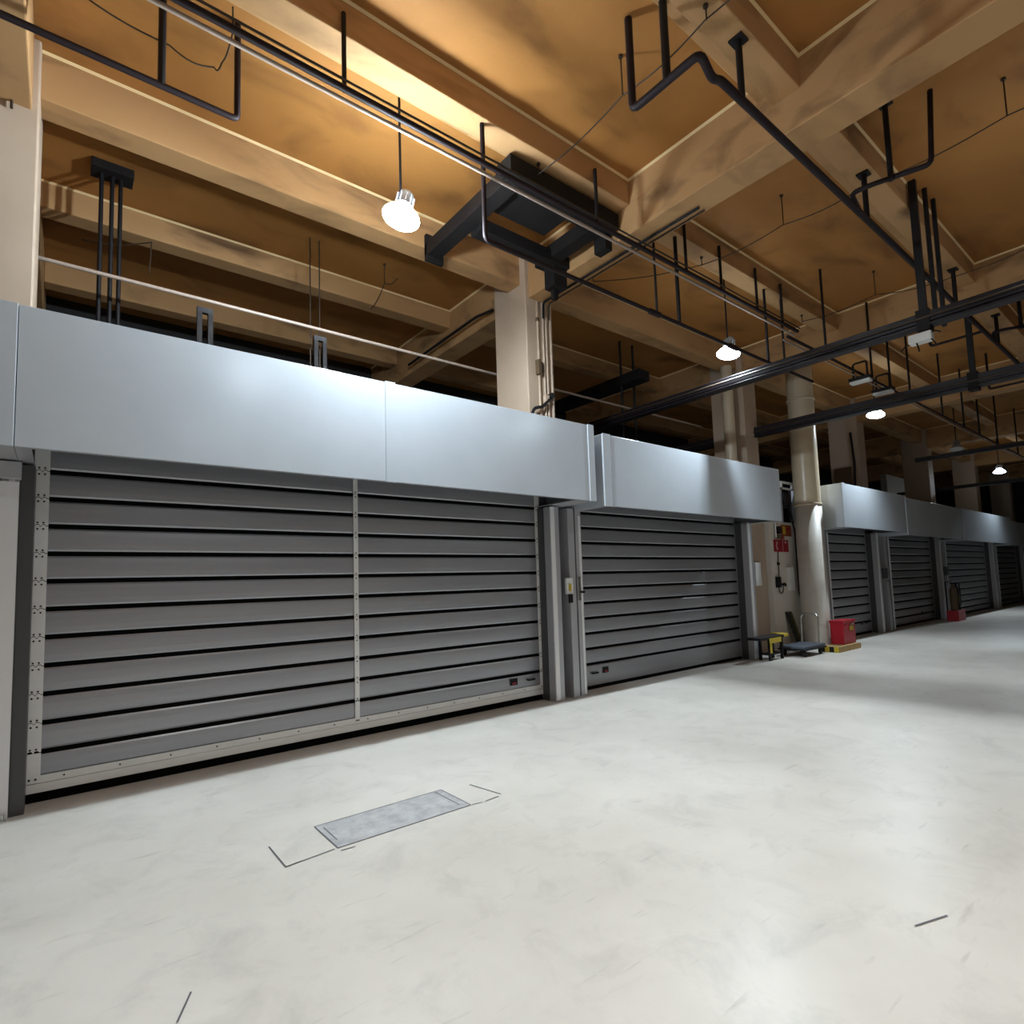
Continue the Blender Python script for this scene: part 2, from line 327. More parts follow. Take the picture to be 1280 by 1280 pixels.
def roller_door(n, label, x0, x1, rl, rr, hinge=False, z_first=2.626, sticker=None, handle=None, zbot=0.05):
    d = thing('door_%d' % n, ((x0 + x1) / 2, YC, 0), label, 'door', kind='structure')
    o = Vector(ORG[d.name]); L = x1 - x0; gap = 0.040; nl = 11
    sm = slat_mesh(L, PITCH - gap, 'slat')
    seal = MB().box(0, L, -0.006, 0.004, 0, gap + 0.006).mesh('seal_strip', 'seal')
    for k in range(-1, nl):
        zc = z_first - PITCH * k
        if k >= 0:
            link('seal_strip', seal, d, Vector((x0, YC, zc - gap / 2 - 0.003)) - o)
        if k < nl - 1:
            link('slat', sm, d, Vector((x0, YC, zc - PITCH + gap / 2)) - o)
    zl = z_first - PITCH * (nl - 1) - gap / 2
    link('slat', slat_mesh(L, zl - (0.20 if hinge else zbot), 'bottom_slat'), d, Vector((x0, YC, 0.20 if hinge else zbot)) - o)
    ub = part('top_slat', MB().prism_x([(YC, z_first + 0.2), (YC - 0.02, z_first + 0.2), (YC - 0.02, z_first + 0.44), (YC, z_first + 0.44)], x0, x1), 'slat', d)
    if hinge:
        for k in range(-1, nl - 1):
            zc = z_first - PITCH * (k + 1)
            for (hx, me, bo) in ((x0 + 0.005, HM, HB), (2.508, MM, MBm), (x1 - 0.092, RM, MBm)):
                h = link('hinge_plate', me, d, Vector((hx, YC - 0.028, zc)) - o)
                link('bolt_heads', bo, h)
        for hx, wd in ((x0 + 0.005, 0.098), (2.508, 0.052), (x1 - 0.092, 0.085)):
            h = part('hinge_foot', MB().box(hx, hx + wd, YC - 0.032, YC - 0.028, 0.15, z_first - PITCH * (nl - 1) - 0.004), 'alu', d)
            part('bolt_heads', MB().tube([(hx + wd * .3, YC - 0.032, 0.18), (hx + wd * .3, YC - 0.038, 0.18)], 0.008).tube([(hx + wd * .7, YC - 0.032, 0.18), (hx + wd * .7, YC - 0.038, 0.18)], 0.008), 'bolt', h)
        b = part('bottom_bar', MB().box(x0, x1, YC - 0.034, YC + 0.03, 0.075, 0.145), 'alu', d, 0.004)
        fl = part('bar_flange', MB().box(x0 + 0.1, x1 - 0.09, YC - 0.03, YC - 0.02, 0.148, 0.205), 'alu', d)
        m = MB()
        for k in range(14):
            bx = x0 + 0.25 + k * 0.37; m.tube([(bx, YC - 0.03, 0.178), (bx, YC - 0.035, 0.178)], 0.007)
        part('screw_heads', m, 'bolt', fl)
        part('rubber_foot', MB().box(x0, x1, YC - 0.015, YC + 0.02, 0.0, 0.076), 'seal', d)
    else:
        part('rubber_foot', MB().box(x0, x1, YC - 0.015, YC + 0.01, 0.0, zbot), 'seal', d)
    rail(d, rl[0], rl[1], +1); rail(d, rr[0], rr[1], -1)
    if sticker:
        sx, sz = sticker
        s = part('warning_sticker', MB().box(sx, sx + 0.12, YC - 0.035, YC - 0.030, sz, sz + 0.085), 'black', d)
        part('red_print', MB().box(sx + 0.035, sx + 0.095, YC - 0.037, YC - 0.035, sz + 0.012, sz + 0.032), 'red', s)
    if handle:
        hx, hz = handle
        part('pull_handle', MB().tube(fillet([(hx, YC - 0.03, hz), (hx, YC - 0.065, hz), (hx + 0.11, YC - 0.065, hz), (hx + 0.11, YC - 0.03, hz)], 0.02), 0.012), 'black', d)
    return d
roller_door(1, 'wide grey slatted roller door with silver hinge strips, nearest at left', -0.19, 5.24, (-0.37, -0.262), (5.2, 5.37), True, sticker=(4.63, 0.26), handle=(4.92, 0.30))
d2 = roller_door(2, 'grey slatted roller door without hinge strips, right of the widest door', 5.78, 10.34, (5.54, 5.80), (10.33, 10.5), z_first=2.61, sticker=(6.40, 0.21), handle=(6.16, 0.235))
roller_door(3, 'grey slatted roller door directly right of the round duct and red box', 13.9, 16.84, (13.7, 13.9), (16.82, 17.0), z_first=2.55, sticker=(16.1, 0.25), handle=(16.35, 0.28))
roller_door(4, 'shadowed grey roller door left of the red hydrant stand', 17.7, 22.12, (17.4, 17.72), (22.1, 22.3), z_first=2.50, sticker=(20.8, 0.25), handle=(21.1, 0.28))
roller_door(5, 'dark grey roller door behind the red hydrant stand', 22.73, 28.82, (22.5, 22.75), (28.8, 29.0), z_first=2.46)
roller_door(6, 'farthest dark roller door at the right end of the row', 29.38, 34.22, (29.2, 29.4), (34.2, 34.4), z_first=2.46)
# guide of the next door, left of the frame's first one
d0 = thing('door_7', (-0.6, YC, 0), 'bright steel guide post of the next door at the left edge', 'door', kind='structure')
part('dark_lip', MB().box(-0.255, -0.172, 5.69, 5.92, 0, 2.62), 'raildark', d0)
r0 = part('guide_rail', MB().box(-0.80, -0.375, 5.66, 6.05, 0, 2.50), 'rail', d0, 0.006)
part('rail_cover', MB().box(-0.80, -0.262, 5.655, 5.66, 0.0, 2.48), 'railwhite', d0)
part('rail_cap', MB().box(-0.80, -0.25, 5.62, 5.7, 2.50, 2.63), 'rail', d0, 0.004)
part('rail_foot', MB().tube([(-0.29, 5.62, 0), (-0.29, 5.62, 0.05)], 0.012).tube([(-0.29, 5.62, 0.0), (-0.29, 5.62, 0.012)], 0.024), 'chrome', d0)
# lock between the first two doors
lk = part('lock', MB().box(5.44, 5.56, 5.64, 5.68, 1.42, 1.64), 'white', d2, 0.004)
part('lock_body', MB().box(5.46, 5.53, 5.62, 5.64, 1.30, 1.42), 'black', lk)
part('key_plate', MB().box(5.475, 5.515, 5.628, 5.64, 1.46, 1.56), 'yellow', lk)
lk2 = part('latch', MB().box(5.66, 5.72, 5.645, 5.67, 1.32, 1.66), 'chrome', d2, 0.004)
part('latch_knob', MB().tube([(5.71, 5.64, 1.44), (5.76, 5.62, 1.44)], 0.016), 'black', lk2)

# ------------------------------------------------------------------ sheet-metal hoods
def hood(x0, x1, z0, z1, label, joints=(), strips=(), yf=5.1, soff=()):
    h = thing('shutter_hood', ((x0 + x1) / 2, yf, z0), label, 'door hood', 'sheet metal hoods over the roller doors')
    part('top_sheet', MB().box(x0 + 0.004, x1 - 0.004, yf + 0.012, 6.08, z1 - 0.012, z1 - 0.002), 'lowbounce', h)
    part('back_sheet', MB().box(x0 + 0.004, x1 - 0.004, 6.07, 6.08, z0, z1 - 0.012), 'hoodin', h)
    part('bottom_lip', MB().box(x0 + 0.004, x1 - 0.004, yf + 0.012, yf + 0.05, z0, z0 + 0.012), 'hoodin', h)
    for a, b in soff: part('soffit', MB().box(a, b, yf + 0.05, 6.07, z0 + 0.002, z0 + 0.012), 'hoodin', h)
    cuts = [x0] + list(joints) + [x1]
    for i in range(len(cuts) - 1):
        part('front_panel', MB().box(cuts[i] + (0.008 if i else 0), cuts[i + 1] - 0.002, yf, yf + 0.011, z0, z1), 'hood', h, 0.003)
    for a, b in strips:
        part('cover_strip', MB().box(a, b, yf - 0.012, yf + 0.002, z0 - 0.006, z1 + 0.008), 'hood', h, 0.002)
    part('end_plate', MB().box(x0, x0 + 0.004, yf + 0.012, 6.08, z0, z1), 'hood', h)
    part('end_plate', MB().box(x1 - 0.004, x1, yf + 0.012, 6.08, z0, z1), 'hood', h)
    return h
hood(-5.2, -0.274, 2.64, 3.655, 'silver sheet hood cut off by the left edge of the photo', yf=5.094, soff=((-5.1, -0.28),))
hood(-0.27, 5.51, 2.64, 3.65, 'long bright silver hood over the widest, nearest roller door', (2.60,), ((2.50, 2.61), (5.40, 5.51)), soff=((-0.266, -0.18), (5.2, 5.506)))
hood(5.68, 10.56, 2.59, 3.57, 'silver hood over the second roller door, crossed by a dark stripe of shadow', (5.84,), ((5.68, 5.83),), soff=((5.684, 5.8), (10.33, 10.556)))
hood(13.35, 17.25, 2.59, 3.56, 'pale blue lit silver hood just right of the round duct', (13.5,), ((13.35, 13.5),), soff=((13.354, 13.9), (16.82, 17.246)))
hood(17.32, 22.36, 2.53, 3.51, 'darkest silver hood, between the pale blue one and the striped far one', (17.5,), ((17.32, 17.5),), soff=((17.324, 17.7), (22.1, 22.356)))
hood(22.46, 29.1, 2.50, 3.52, 'far silver hood with two narrow bright stripes, over the door behind the hydrant stand', (22.6,), ((22.46, 22.6),), soff=((22.464, 22.75), (28.8, 29.096)))
hood(29.2, 34.5, 2.46, 3.45, 'farthest dim silver hood at the right edge of the photo', yf=5.2)

# ------------------------------------------------------------------ lamps
SH = MB().lathe([(0.078, 0.125), (0.095, 0.095), (0.13, 0.06), (0.162, 0.025), (0.180, 0.0), (0.172, 0.0), (0.152, 0.024), (0.12, 0.056), (0.085, 0.09), (0.0, 0.095)], 28)
HS = MB().lathe([(0.0, 0.28), (0.05, 0.28), (0.068, 0.268), (0.074, 0.245), (0.074, 0.135), (0.086, 0.13), (0.086, 0.118), (0.0, 0.118)], 20)
for k in range(10):
    a = 2 * math.pi * k / 10
    HS.box(0.07 * math.cos(a) - 0.006, 0.07 * math.cos(a) + 0.022 * math.cos(a), 0.07 * math.sin(a) - 0.004, 0.07 * math.sin(a) + 0.022 * math.sin(a) + 0.004, 0.14, 0.235)
LN = MB().disc(0.150, 0.025, 28)
SHm = {1: SH.mesh('lamp_shade', 'shade'), 2: SH.mesh('lamp_shade', 'shadedim'), False: SH.mesh('lamp_shade', 'shadeoff')}
HSm = HS.mesh('driver_housing', 'housing'); LNm = {True: LN.mesh('lens', 'lens'), False: LN.mesh('lens', 'lensoff')}
def lamp(x, y, z, label, on=True, top=ZS, power=1.0, glow=2, col=LAMP_COL):
    t = thing('pendant_lamp', (x, y, z), label, 'lamp', 'high-bay pendant lamps')
    for nm, me in (('lamp_shade', SHm[glow if on else False]), ('driver_housing', HSm), ('lens', LNm[on])): link(nm, me, t).rotation_euler = (0, R(14), 0)
    part('rod', MB().tube([(x, y, z + 0.20), (x, y, top)], 0.013, 8), 'black', t)
    part('ceiling_mount', MB().tube([(x, y, top - 0.03), (x, y, top)], 0.035, 10), 'black', t)
    if on:
        ld = bpy.data.lights.new('lamp_light', 'POINT' if glow == 1 else 'SPOT'); ld.shadow_soft_size = 0.045
        if glow != 1: ld.spot_size = R(132); ld.spot_blend = 0.9
        ld.energy = LAMP_W * power; ld.color = col
        lo = bpy.data.objects.new('lamp_light', ld); C.objects.link(lo); lo.parent = t; lo.location = (-0.006, 0, -0.032); lo.rotation_euler = (0, R(14), 0)
    return t
lamp(2.48, 4.66, 5.13, 'lit pendant lamp over the widest door, nearest and brightest', top=ZS, glow=1, power=1.75)
lamp(8.25, 4.66, 5.13, 'lit pendant lamp just above the near cable trunking, over the second hood', top=ZS, power=1.75)
lamp(14.37, 4.66, 5.13, 'lit pendant lamp right of the round duct, above the pale blue hood', top=ZS, power=1.75)
lamp(20.7, 4.68, 5.13, 'unlit pendant lamp far back between the two farthest lit lamps', on=False, top=ZS)
lamp(26.4, 4.8, 5.03, 'smallest, farthest lit pendant lamp near the right edge', top=ZS, power=1.3)
for (x, y, lb, pw) in ((2.35, 0.25, 'above and behind the viewer', 0.85), (8.25, 0.65, 'past the right edge', 0.4), (2.45, -3.7, 'farthest behind the viewer', 0.7)):
    lamp(x, y, 5.13, 'lit pendant lamp outside the photo, ' + lb, top=ZS, power=pw, col=WARM_COL)

# ------------------------------------------------------------------ pipes, conduits, trunking
def hanger(parent, x, y, z0, z1, r=0.02, plate=0.0, name='hanger_rod'):
    h = part(name, MB().tube([(x, y, z0), (x, y, z1)], r, 8), 'black', parent)
    if plate: part('hanger_plate', MB().box(x - plate, x + plate, y - plate, y + plate, z1 - 0.02, z1), 'black', h)
    return h
# long conduit pair under the second beam
t = thing('conduit_run', (-2, 4.16, 5.66), 'long dark conduit with pale pipe hung below the nearest beam, running toward the far end', 'conduit')
part('dark_pipe', MB().tube([(-2, 4.16, 5.66), (9.6, 4.16, 5.66)], 0.028, 8), 'pipe', t)
part('pale_pipe', MB().tube([(-2, 4.22, 5.615), (9.6, 4.22, 5.615)], 0.018, 8), 'lightpipe', t)
part('thin_pipe', MB().tube([(-2, 4.12, 5.70), (9.6, 4.12, 5.70)], 0.010, 6), 'wire', t)
for x in (1.72, 4.72, 6.45, 7.3, 8.3, 9.1): hanger(t, x, 4.165, 5.64, 6.33, 0.021)
# left pipe with risers
t = thing('sprinkler_pipe', (-1.5, 4.95, 5.62), 'dark pipe in the top left corner ending in an upright riser', 'pipe')
part('main_pipe', MB().tube(fillet([(-1.5, 4.95, 5.62), (1.09, 4.95, 5.62), (1.09, 4.95, ZS)], 0.05), 0.026, 8), 'pipe', t)
hanger(t, 0.535, 4.95, 5.62, ZS, 0.028)
hanger(t, -0.9, 4.95, 5.62, ZS, 0.028)
# lower pipe under the lamps
t = thing('low_pipe', (3.19, 4.2, 4.95), 'dark pipe dropping below the black steel frame and running past the second lamp', 'pipe')
part('main_pipe', MB().tube(fillet([(3.19, 4.27, 6.18), (3.19, 4.27, 4.97), (10.3, 4.27, 4.97)], 0.06), 0.024, 8), 'pipe', t)
for x, r in ((5.9, 0.016), (6.38, 0.026), (8.75, 0.022), (9.3, 0.018)): hanger(t, x, 4.27, 4.97, ZB, r)
for x in (5.75, 7.6): part('coupling', MB().tube([(x, 4.27, 4.97), (x + 0.2, 4.27, 4.97)], 0.036), 'pipe', t)
# sprinkler main with a branch in each bay
t = thing('sprinkler_main', (3.8, 2.24, 5.65), 'dark sprinkler pipe with upturned branches crossing the ceiling at upper right', 'pipe')
part('main_pipe', MB().tube(fillet([(3.76, 2.86, 6.47), (3.76, 2.86, 5.62), (3.76, 2.20, 5.62), (3.98, 2.24, 5.56), (4.1, 2.24, 5.62), (20.0, 2.24, 5.62)], 0.07), 0.034, 8), 'pipe', t)
for k in range(3):
    bx = 6.68 + 6.05 * k
    part('branch_pipe', MB().tube(fillet([(bx + 0.25, 2.24, 5.64), (bx - 0.02, 2.22, 5.72), (bx, 2.05, 5.72), (bx, 1.5, 5.62), (bx + 0.1, 1.48, 6.44)], 0.07), 0.026, 8), 'pipe', t)
    hanger(t, bx - 0.03, 1.84, 5.64, ZS, 0.028, 0.06)
for x in (4.44, 7.15, 10.6, 13.2): hanger(t, x, 2.24, 5.62, ZB, 0.03, 0.06)
for x in (12.2, 16.3): part('branch_pipe', MB().tube(fillet([(x, 2.24, 5.62), (x, 3.0, 5.62), (x, 3.0, 6.45)], 0.06), 0.024, 8), 'pipe', t)
hanger(t, 3.75, 2.5, 5.62, ZS, 0.034)
# second far main with elbows between the trunking runs
t = thing('far_conduit', (8.3, 4.0, 4.95), 'conduit with hangers running between the dark trunkings to the far end', 'conduit')
part('pipe', MB().tube([(8.2, 3.7, 5.05), (16.5, 3.7, 5.05), (30, 3.7, 5.05)], 0.022, 8), 'pipe', t)
part('pale_pipe', MB().tube([(8.2, 3.76, 5.02), (30, 3.76, 5.02)], 0.014, 6), 'lightpipe', t)
for x in (9.5, 11.4, 12.3, 13.4, 15.5, 17.2, 18.6, 20.5, 23, 26): hanger(t, x, 3.7, 5.05, ZS, 0.02)
# trunking across the hall
def trunk(x, y0, y1, z, label, wd=0.085, ht=0.17, masts=()):
    t = thing('cable_trunking', (x, (y0 + y1) / 2, z), label, 'cable trunking', 'dark trunkings hung across the hall')
    part('channel', MB().box(x, x + wd, y0, y1, z + 0.05, z + ht), 'tray', t, 0.006)
    part('lower_flange', MB().box(x - 0.015, x + wd + 0.02, y0, y1, z + 0.0, z + 0.028), 'tray', t, 0.004)
    part('web', MB().box(x + 0.03, x + wd - 0.03, y0, y1, z + 0.028, z + 0.05), 'tray', t)
    part('cable', MB().tube([(x - 0.03, y0, z + 0.10), (x - 0.03, y1, z + 0.10)], 0.014, 6), 'wire', t)
    for y in masts:
        ms = part('hanger_mast', MB().box(x + 0.02, x + 0.08, y - 0.04, y + 0.04, z + ht - .02, ZB if abs(y - 2.3) < .12 else ZS), 'black', t)
        part('mast_clamp', MB().box(x - 0.02, x + wd + 0.025, y - 0.07, y + 0.07, z - 0.05, z + ht + 0.04), 'steel', ms, 0.004)
    return t
trunk(8.25, -6, 9.5, 4.59, 'near dark trunking crossing above the second hood, lit by a lamp', masts=(2.08,), wd=0.125, ht=0.175)
trunk(11.7, -6, 9.5, 4.58, 'dark trunking crossing in front of the round duct, lower of the two large ones', masts=(2.35,), wd=0.13, ht=0.21)
trunk(18.0, -6, 5.0, 4.5, 'far thin trunking behind the lamp over the pale blue hood', masts=(2.35,), wd=0.08, ht=0.12)
trunk(25.0, -6, 8.0, 4.45, 'farthest thin trunking right under the smallest lit lamp', masts=(2.35,), wd=0.08, ht=0.12)
# twin hanger posts by the trunking mast
for (x, y, lb) in ((8.60, 2.03, 'nearer'), (8.95, 2.03, 'farther')):
    solid('hanger_post', MB().tube([(x, y, 4.76), (x, y, ZS)], 0.028, 8), 'black', 'dark vertical hanger post beside the mast of the near trunking, %s of two' % lb, 'hanger', 'hanger posts at the mast')
# white junction device under the trunking
t = thing('junction_box', (8.28, 2.12, 4.42), 'white plastic box with black cable tails under the near trunking', 'junction box')
part('casing', MB().box(8.2, 8.34, 2.0, 2.24, 4.40, 4.51), 'white', t, 0.01)
for (a, b) in (((8.23, 2.22, 4.41), (8.20, 2.32, 4.34)), ((8.23, 2.16, 4.40), (8.24, 2.14, 4.29)), ((8.23, 2.04, 4.43), (8.23, 1.96, 4.32)), ((8.25, 2.01, 4.49), (8.28, 1.92, 4.47))):
    m_ = (Vector(a) + Vector(b)) / 2 + Vector((0, 0, 0.02)); part('cable_tail', MB().tube([a, m_, b], 0.009, 6), 'black', t)
# two small unlit fixtures
for (x, y, lb) in ((10.85, 3.70, 'small white tube fixture on the far conduit, left of its twin'), (11.9, 3.70, 'small white tube fixture on the far conduit, right of its twin')):
    t = thing('tube_fixture', (x, y, 4.9), lb, 'lamp', 'small tube fixtures')
    part('fixture_body', MB().box(x - 0.09, x + 0.09, y - 0.17, y + 0.17, 4.93, 4.98), 'black', t, 0.006)
    part('diffuser', MB().box(x - 0.07, x + 0.07, y - 0.16, y + 0.16, 4.885, 4.93), 'white', t, 0.01)
    part('bracket', MB().tube(fillet([(x, y - 0.11, 4.975), (x, y - 0.11, 5.25), (x, y + 0.11, 5.25), (x, y + 0.11, 4.975)], 0.05), 0.018, 6), 'black', t)

# black steel frame under the ceiling near the first column
t = thing('steel_frame', (4.4, 5.2, 5.85), 'black steel bracket frame bolted under the ceiling beside the first column', 'bracket')
part('arm', MB().box(3.66, 3.86, 4.46, 6.24, 5.92, 6.10), 'steel', t, 0.006)
part('arm', MB().box(5.02, 5.22, 4.46, 5.6, 5.92, 6.10), 'steel', t, 0.006)
part('cross_member', MB().box(3.62, 5.34, 4.36, 4.62, 5.94, 6.14), 'steel', t, 0.006)
part('cross_member', MB().box(3.86, 5.36, 5.26, 5.46, 5.86, 6.02), 'steel', t, 0.006)
part('plate', MB().box(3.86, 4.75, 4.62, 5.1, 6.02, 6.05), 'steel', t)
part('wall_bracket', MB().box(3.66, 3.92, 6.19, 6.25, 5.86, 6.22), 'steel', t, 0.006)
dp = part('drop_bracket', MB().box(5.1, 5.34, 5.30, 5.5, 5.58, 5.92), 'steel', t, 0.008)
part('hook', MB().box(5.16, 5.24, 5.38, 5.44, 5.44, 5.58), 'steel', dp)
part('wall_bracket', MB().box(5.24, 5.36, 4.5, 4.7, 5.74, 5.94), 'steel', t, 0.006)

# fire-detection cable loops with pins
def cable_loop(pts, pins, label):
    t = thing('ceiling_cable', pts[0], label, 'cable', 'thin cables strung under the ceiling')
    q = []
    for i in range(len(pts) - 1):
        a, b = Vector(pts[i]), Vector(pts[i + 1])
        for k in range(8): q.append(a.lerp(b, k / 8) - Vector((0, 0, 0.05 * math.sin(math.pi * k / 8))))
    q.append(Vector(pts[-1]))
    part('cable', MB().tube(q, 0.007, 5), 'wire', t)
    for x, y, z0, z1 in pins:
        p = part('cable_pin', MB().tube([(x, y, z0), (x, y, z1)], 0.007, 5), 'wire', t)
        part('pin_head', MB().tube([(x, y, z1 - 0.02), (x, y, z1)], 0.022, 8), 'wire', p)
cable_loop([(4.0, 4.36, 6.06), (4.0, 3.15, 6.1), (3.95, 2.25, 6.06), (3.9, 1.4, 6.1), (3.9, -0.5, 6.1)], [(4.0, 4.34, 6.05, ZB), (4.0, 3.15, 6.1, ZS), (3.95, 2.24, 6.05, ZB)], 'thin brown cable strung across the first ceiling bay at upper centre')
cable_loop([(10.2, 4.33, 6.06), (10.3, 3.2, 6.1), (10.6, 2.25, 6.06), (10.6, 1.1, 6.15), (10.6, -2, 6.15)], [(10.2, 4.33, 6.05, ZB), (10.3, 3.2, 6.1, ZS), (10.6, 2.24, 6.05, ZB), (10.6, 0.9, 6.13, ZS)], 'thin cable along the girder past the second column')
cable_loop([(6.2, 5.6, 6.1), (7.1, 4.33, 6.06), (7.2, 3.2, 6.1), (7.2, 2.25, 6.06), (7.3, 1.0, 6.1), (7.3, -1, 6.1)], [(6.2, 5.6, 6.1, ZS), (7.1, 4.33, 6.05, ZB), (7.2, 3.2, 6.1, ZS), (7.2, 2.24, 6.05, ZB), (7.3, 1.0, 6.1, ZS)], 'thin cable strung across the second ceiling bay')
cable_loop([(-0.17, 5.03, 6.2), (0.6, 5.09, 6.12), (0.93, 5.07, 6.1), (0.975, 4.98, 6.1), (0.99, 4.66, 6.12), (0.98, 4.62, 6.3)], [], 'thin slack wire loop in the top left ceiling bay')
cable_loop([(0.1, 8.0, 5.75), (0.75, 7.6, 5.75), (0.72, 7.5, 5.3)], [], 'thin wire in the dark bay behind the left hood')
cable_loop([(3.6, 6.9, 5.9), (3.75, 7.6, 6.2), (3.8, 8.2, 6.05)], [(3.75, 7.6, 6.2, ZS)], 'thin wire with a pin in the bay behind the bright hood')

# pipes and hangers in the dark bay behind the hoods
t = thing('back_pipe', (-3, 7.1, 4.97), 'pale pipe running behind the long hood and past the first column', 'pipe')
part('main_pipe', MB().tube([(-4, 7.1, 4.97), (11.2, 7.1, 4.97)], 0.022, 8), 'lightpipe', t)
t = thing('hanger_cluster', (0.35, 7.62, 3.6), 'three dark drop rods under a ceiling plate behind the left end of the long hood', 'hanger')
part('ceiling_plate', MB().box(0.16, 0.56, 7.5, 7.74, ZS - 0.1, ZS), 'steel', t, 0.006)
for x in (0.26, 0.36, 0.44): part('drop_rod', MB().tube([(x, 7.62, 3.5), (x, 7.62, ZS - 0.08)], 0.022, 8), 'black', t)
for x, lb in ((1.12, 'dark twin post behind the long hood, left one'), (2.42, 'dark twin post behind the long hood, under two thin rods')):
    t = thing('support_post', (x, 6.9, 0), lb, 'post')
    part('upright', MB().box(x, x + 0.05, 6.88, 6.93, 0, 4.72), 'steel', t); part('upright', MB().box(x + 0.11, x + 0.16, 6.88, 6.93, 0, 4.72), 'steel', t)
    part('top_cap', MB().box(x, x + 0.16, 6.88, 6.93, 4.72, 4.78), 'black', t)
for x, lb in ((2.62, 'left'), (2.75, 'right')):
    solid('thin_rod', MB().tube([(x, 7.6, 4.6), (x, 7.6, ZS)], 0.009, 6), 'wire', 'thin rod hanging from the dark bay ceiling behind the long hood, %s of two' % lb, 'rod', 'thin rods behind the long hood')
t = thing('back_trunking', (9.2, 7.9, 5.2), 'black duct in the dark bay behind the second hood', 'duct')
part('duct', MB().box(8.85, 9.17, 6.9, 9.4, 5.55, 5.75), 'black', t)
for x in (8.9, 9.3): part('drop_rod', MB().tube([(x, 7.4, 3.6), (x, 7.4, ZS - 0.01)], 0.025, 6), 'black', t)
t = thing('branch_pipe', (4.9, 7.2, 4.9), 'dark pipe slanting down the girder face behind the long hood', 'pipe')
part('pipe', MB().tube(fillet([(5.30, 6.95, 5.95), (5.22, 7.3, 5.95), (5.22, 9.6, 5.90)], 0.06), 0.024, 8), 'black', t)

# ------------------------------------------------------------------ first column fittings
t = thing('column_conduit', (5.6, 6.1, 3.6), 'cream conduits with a small switch and knob on the first column', 'conduit')
for x, y in ((5.50, 6.115), (5.60, 6.11), (5.66, 6.11), (5.745, 6.105)):
    part('conduit', MB().tube([(x, y, 3.7), (x, y, 5.80)], 0.018, 8), 'column', t)
part('girder_conduit', MB().tube(fillet([(5.59, 6.085, 5.55), (5.59, 6.07, 5.79), (5.59, 3.4, 5.79)], 0.06), 0.017, 8), 'black', t)
part('girder_conduit', MB().tube(fillet([(5.70, 6.085, 5.55), (5.70, 6.07, 5.80), (5.70, 3.4, 5.80)], 0.06), 0.010, 8), 'wire', t)
sb = part('switch_box', MB().box(5.44, 5.49, 6.05, 6.13, 4.66, 4.88), 'brownbox', t, 0.004)
part('switch_loop', MB().tube(fillet([(5.49, 6.08, 4.86), (5.545, 6.08, 4.84), (5.545, 6.08, 4.70), (5.49, 6.08, 4.68)], 0.04), 0.008, 6), 'black', sb)
part('clip', MB().box(5.47, 5.52, 6.09, 6.13, 5.49, 5.54), 'brownbox', t)
part('knob', MB().tube([(5.675, 6.03, 4.36), (5.675, 6.10, 4.36)], 0.045, 12), 'black', t)
part('elbow_pipe', MB().tube(fillet([(5.28, 6.06, 4.02), (5.33, 6.06, 4.12), (5.50, 6.06, 4.17), (5.63, 6.06, 4.30)], 0.05), 0.024, 8), 'black', t)
part('junction', MB().box(5.56, 5.63, 6.05, 6.12, 4.22, 4.36), 'column', t, 0.004)
# conduit on the left column
solid('column_cable', MB().tube([(-0.42, 6.10, 5.75), (-0.42, 6.10, 6.45)], 0.012, 6), 'wire', 'thin dark vertical cable on the column at the top left', 'cable')

# ------------------------------------------------------------------ recess with the round duct
t = thing('round_duct', (12.85, 5.62, 0), 'thick cream round duct standing from floor to ceiling right of the second hood', 'duct')
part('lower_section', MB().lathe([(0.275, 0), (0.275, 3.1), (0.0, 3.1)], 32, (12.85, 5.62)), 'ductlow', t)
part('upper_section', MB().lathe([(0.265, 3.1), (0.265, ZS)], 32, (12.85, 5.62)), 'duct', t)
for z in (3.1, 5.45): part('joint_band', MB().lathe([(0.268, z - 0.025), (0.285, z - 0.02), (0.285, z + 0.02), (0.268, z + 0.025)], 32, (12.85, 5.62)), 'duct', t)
t = thing('downpipe', (11.05, 6.3, 0), 'cream round downpipe standing behind the right end of the second hood', 'pipe')
part('pipe', MB().lathe([(0.115, 0), (0.115, ZB1)], 20, (11.02, 6.3)), 'duct', t)
for z in (1.05, 4.0): part('joint_band', MB().lathe([(0.116, z - 0.03), (0.128, z - 0.025), (0.128, z + 0.025), (0.116, z + 0.03)], 20, (11.02, 6.3)), 'duct', t)
t = thing('wall_box', (11.2, 6.05, 1.5), 'small white junction box with a black switch left of the phone sign', 'junction box')
part('casing', MB().box(11.20, 11.42, 6.02, 6.13, 1.38, 1.86), 'white', t, 0.006); part('switch', MB().box(11.44, 11.50, 6.06, 6.13, 1.62, 1.84), 'black', t)
# signs
def handset(cx, cz, s, y):
    m = MB(); pts = []
    for k in range(9):
        a = R(125 + 110 * k / 8); pts.append((cx + 0.9 * s + s * 1.25 * math.cos(a), cz + s * 1.25 * math.sin(a)))
    for k in range(8):
        (x0, z0), (x1, z1) = pts[k], pts[k + 1]
        wd = s * (0.34 if k in (0, 7) else 0.2)
        d = Vector((x1 - x0, 0, z1 - z0)).normalized(); n = Vector((-d.z, 0, d.x)) * wd
        a, b = Vector((x0, y, z0)), Vector((x1, y, z1)); e = Vector((0, 0.003, 0))
        m.add([a - n, b - n, b + n, a + n, a - n + e, b - n + e, b + n + e, a + n + e], [(0, 1, 2, 3), (7, 6, 5, 4), (0, 4, 5, 1), (1, 5, 6, 2), (2, 6, 7, 3), (3, 7, 4, 0)])
    return m
t = thing('phone_sign', (12.3, 6.0, 2.1), 'dark red sign with a pale telephone handset on the cream wall', 'sign')
part('plate', MB().box(12.0, 12.62, 5.995, 6.012, 2.09, 2.35), 'darkred', t)
part('handset_symbol', handset(12.11, 2.22, 0.075, 5.990), 'pink', t)
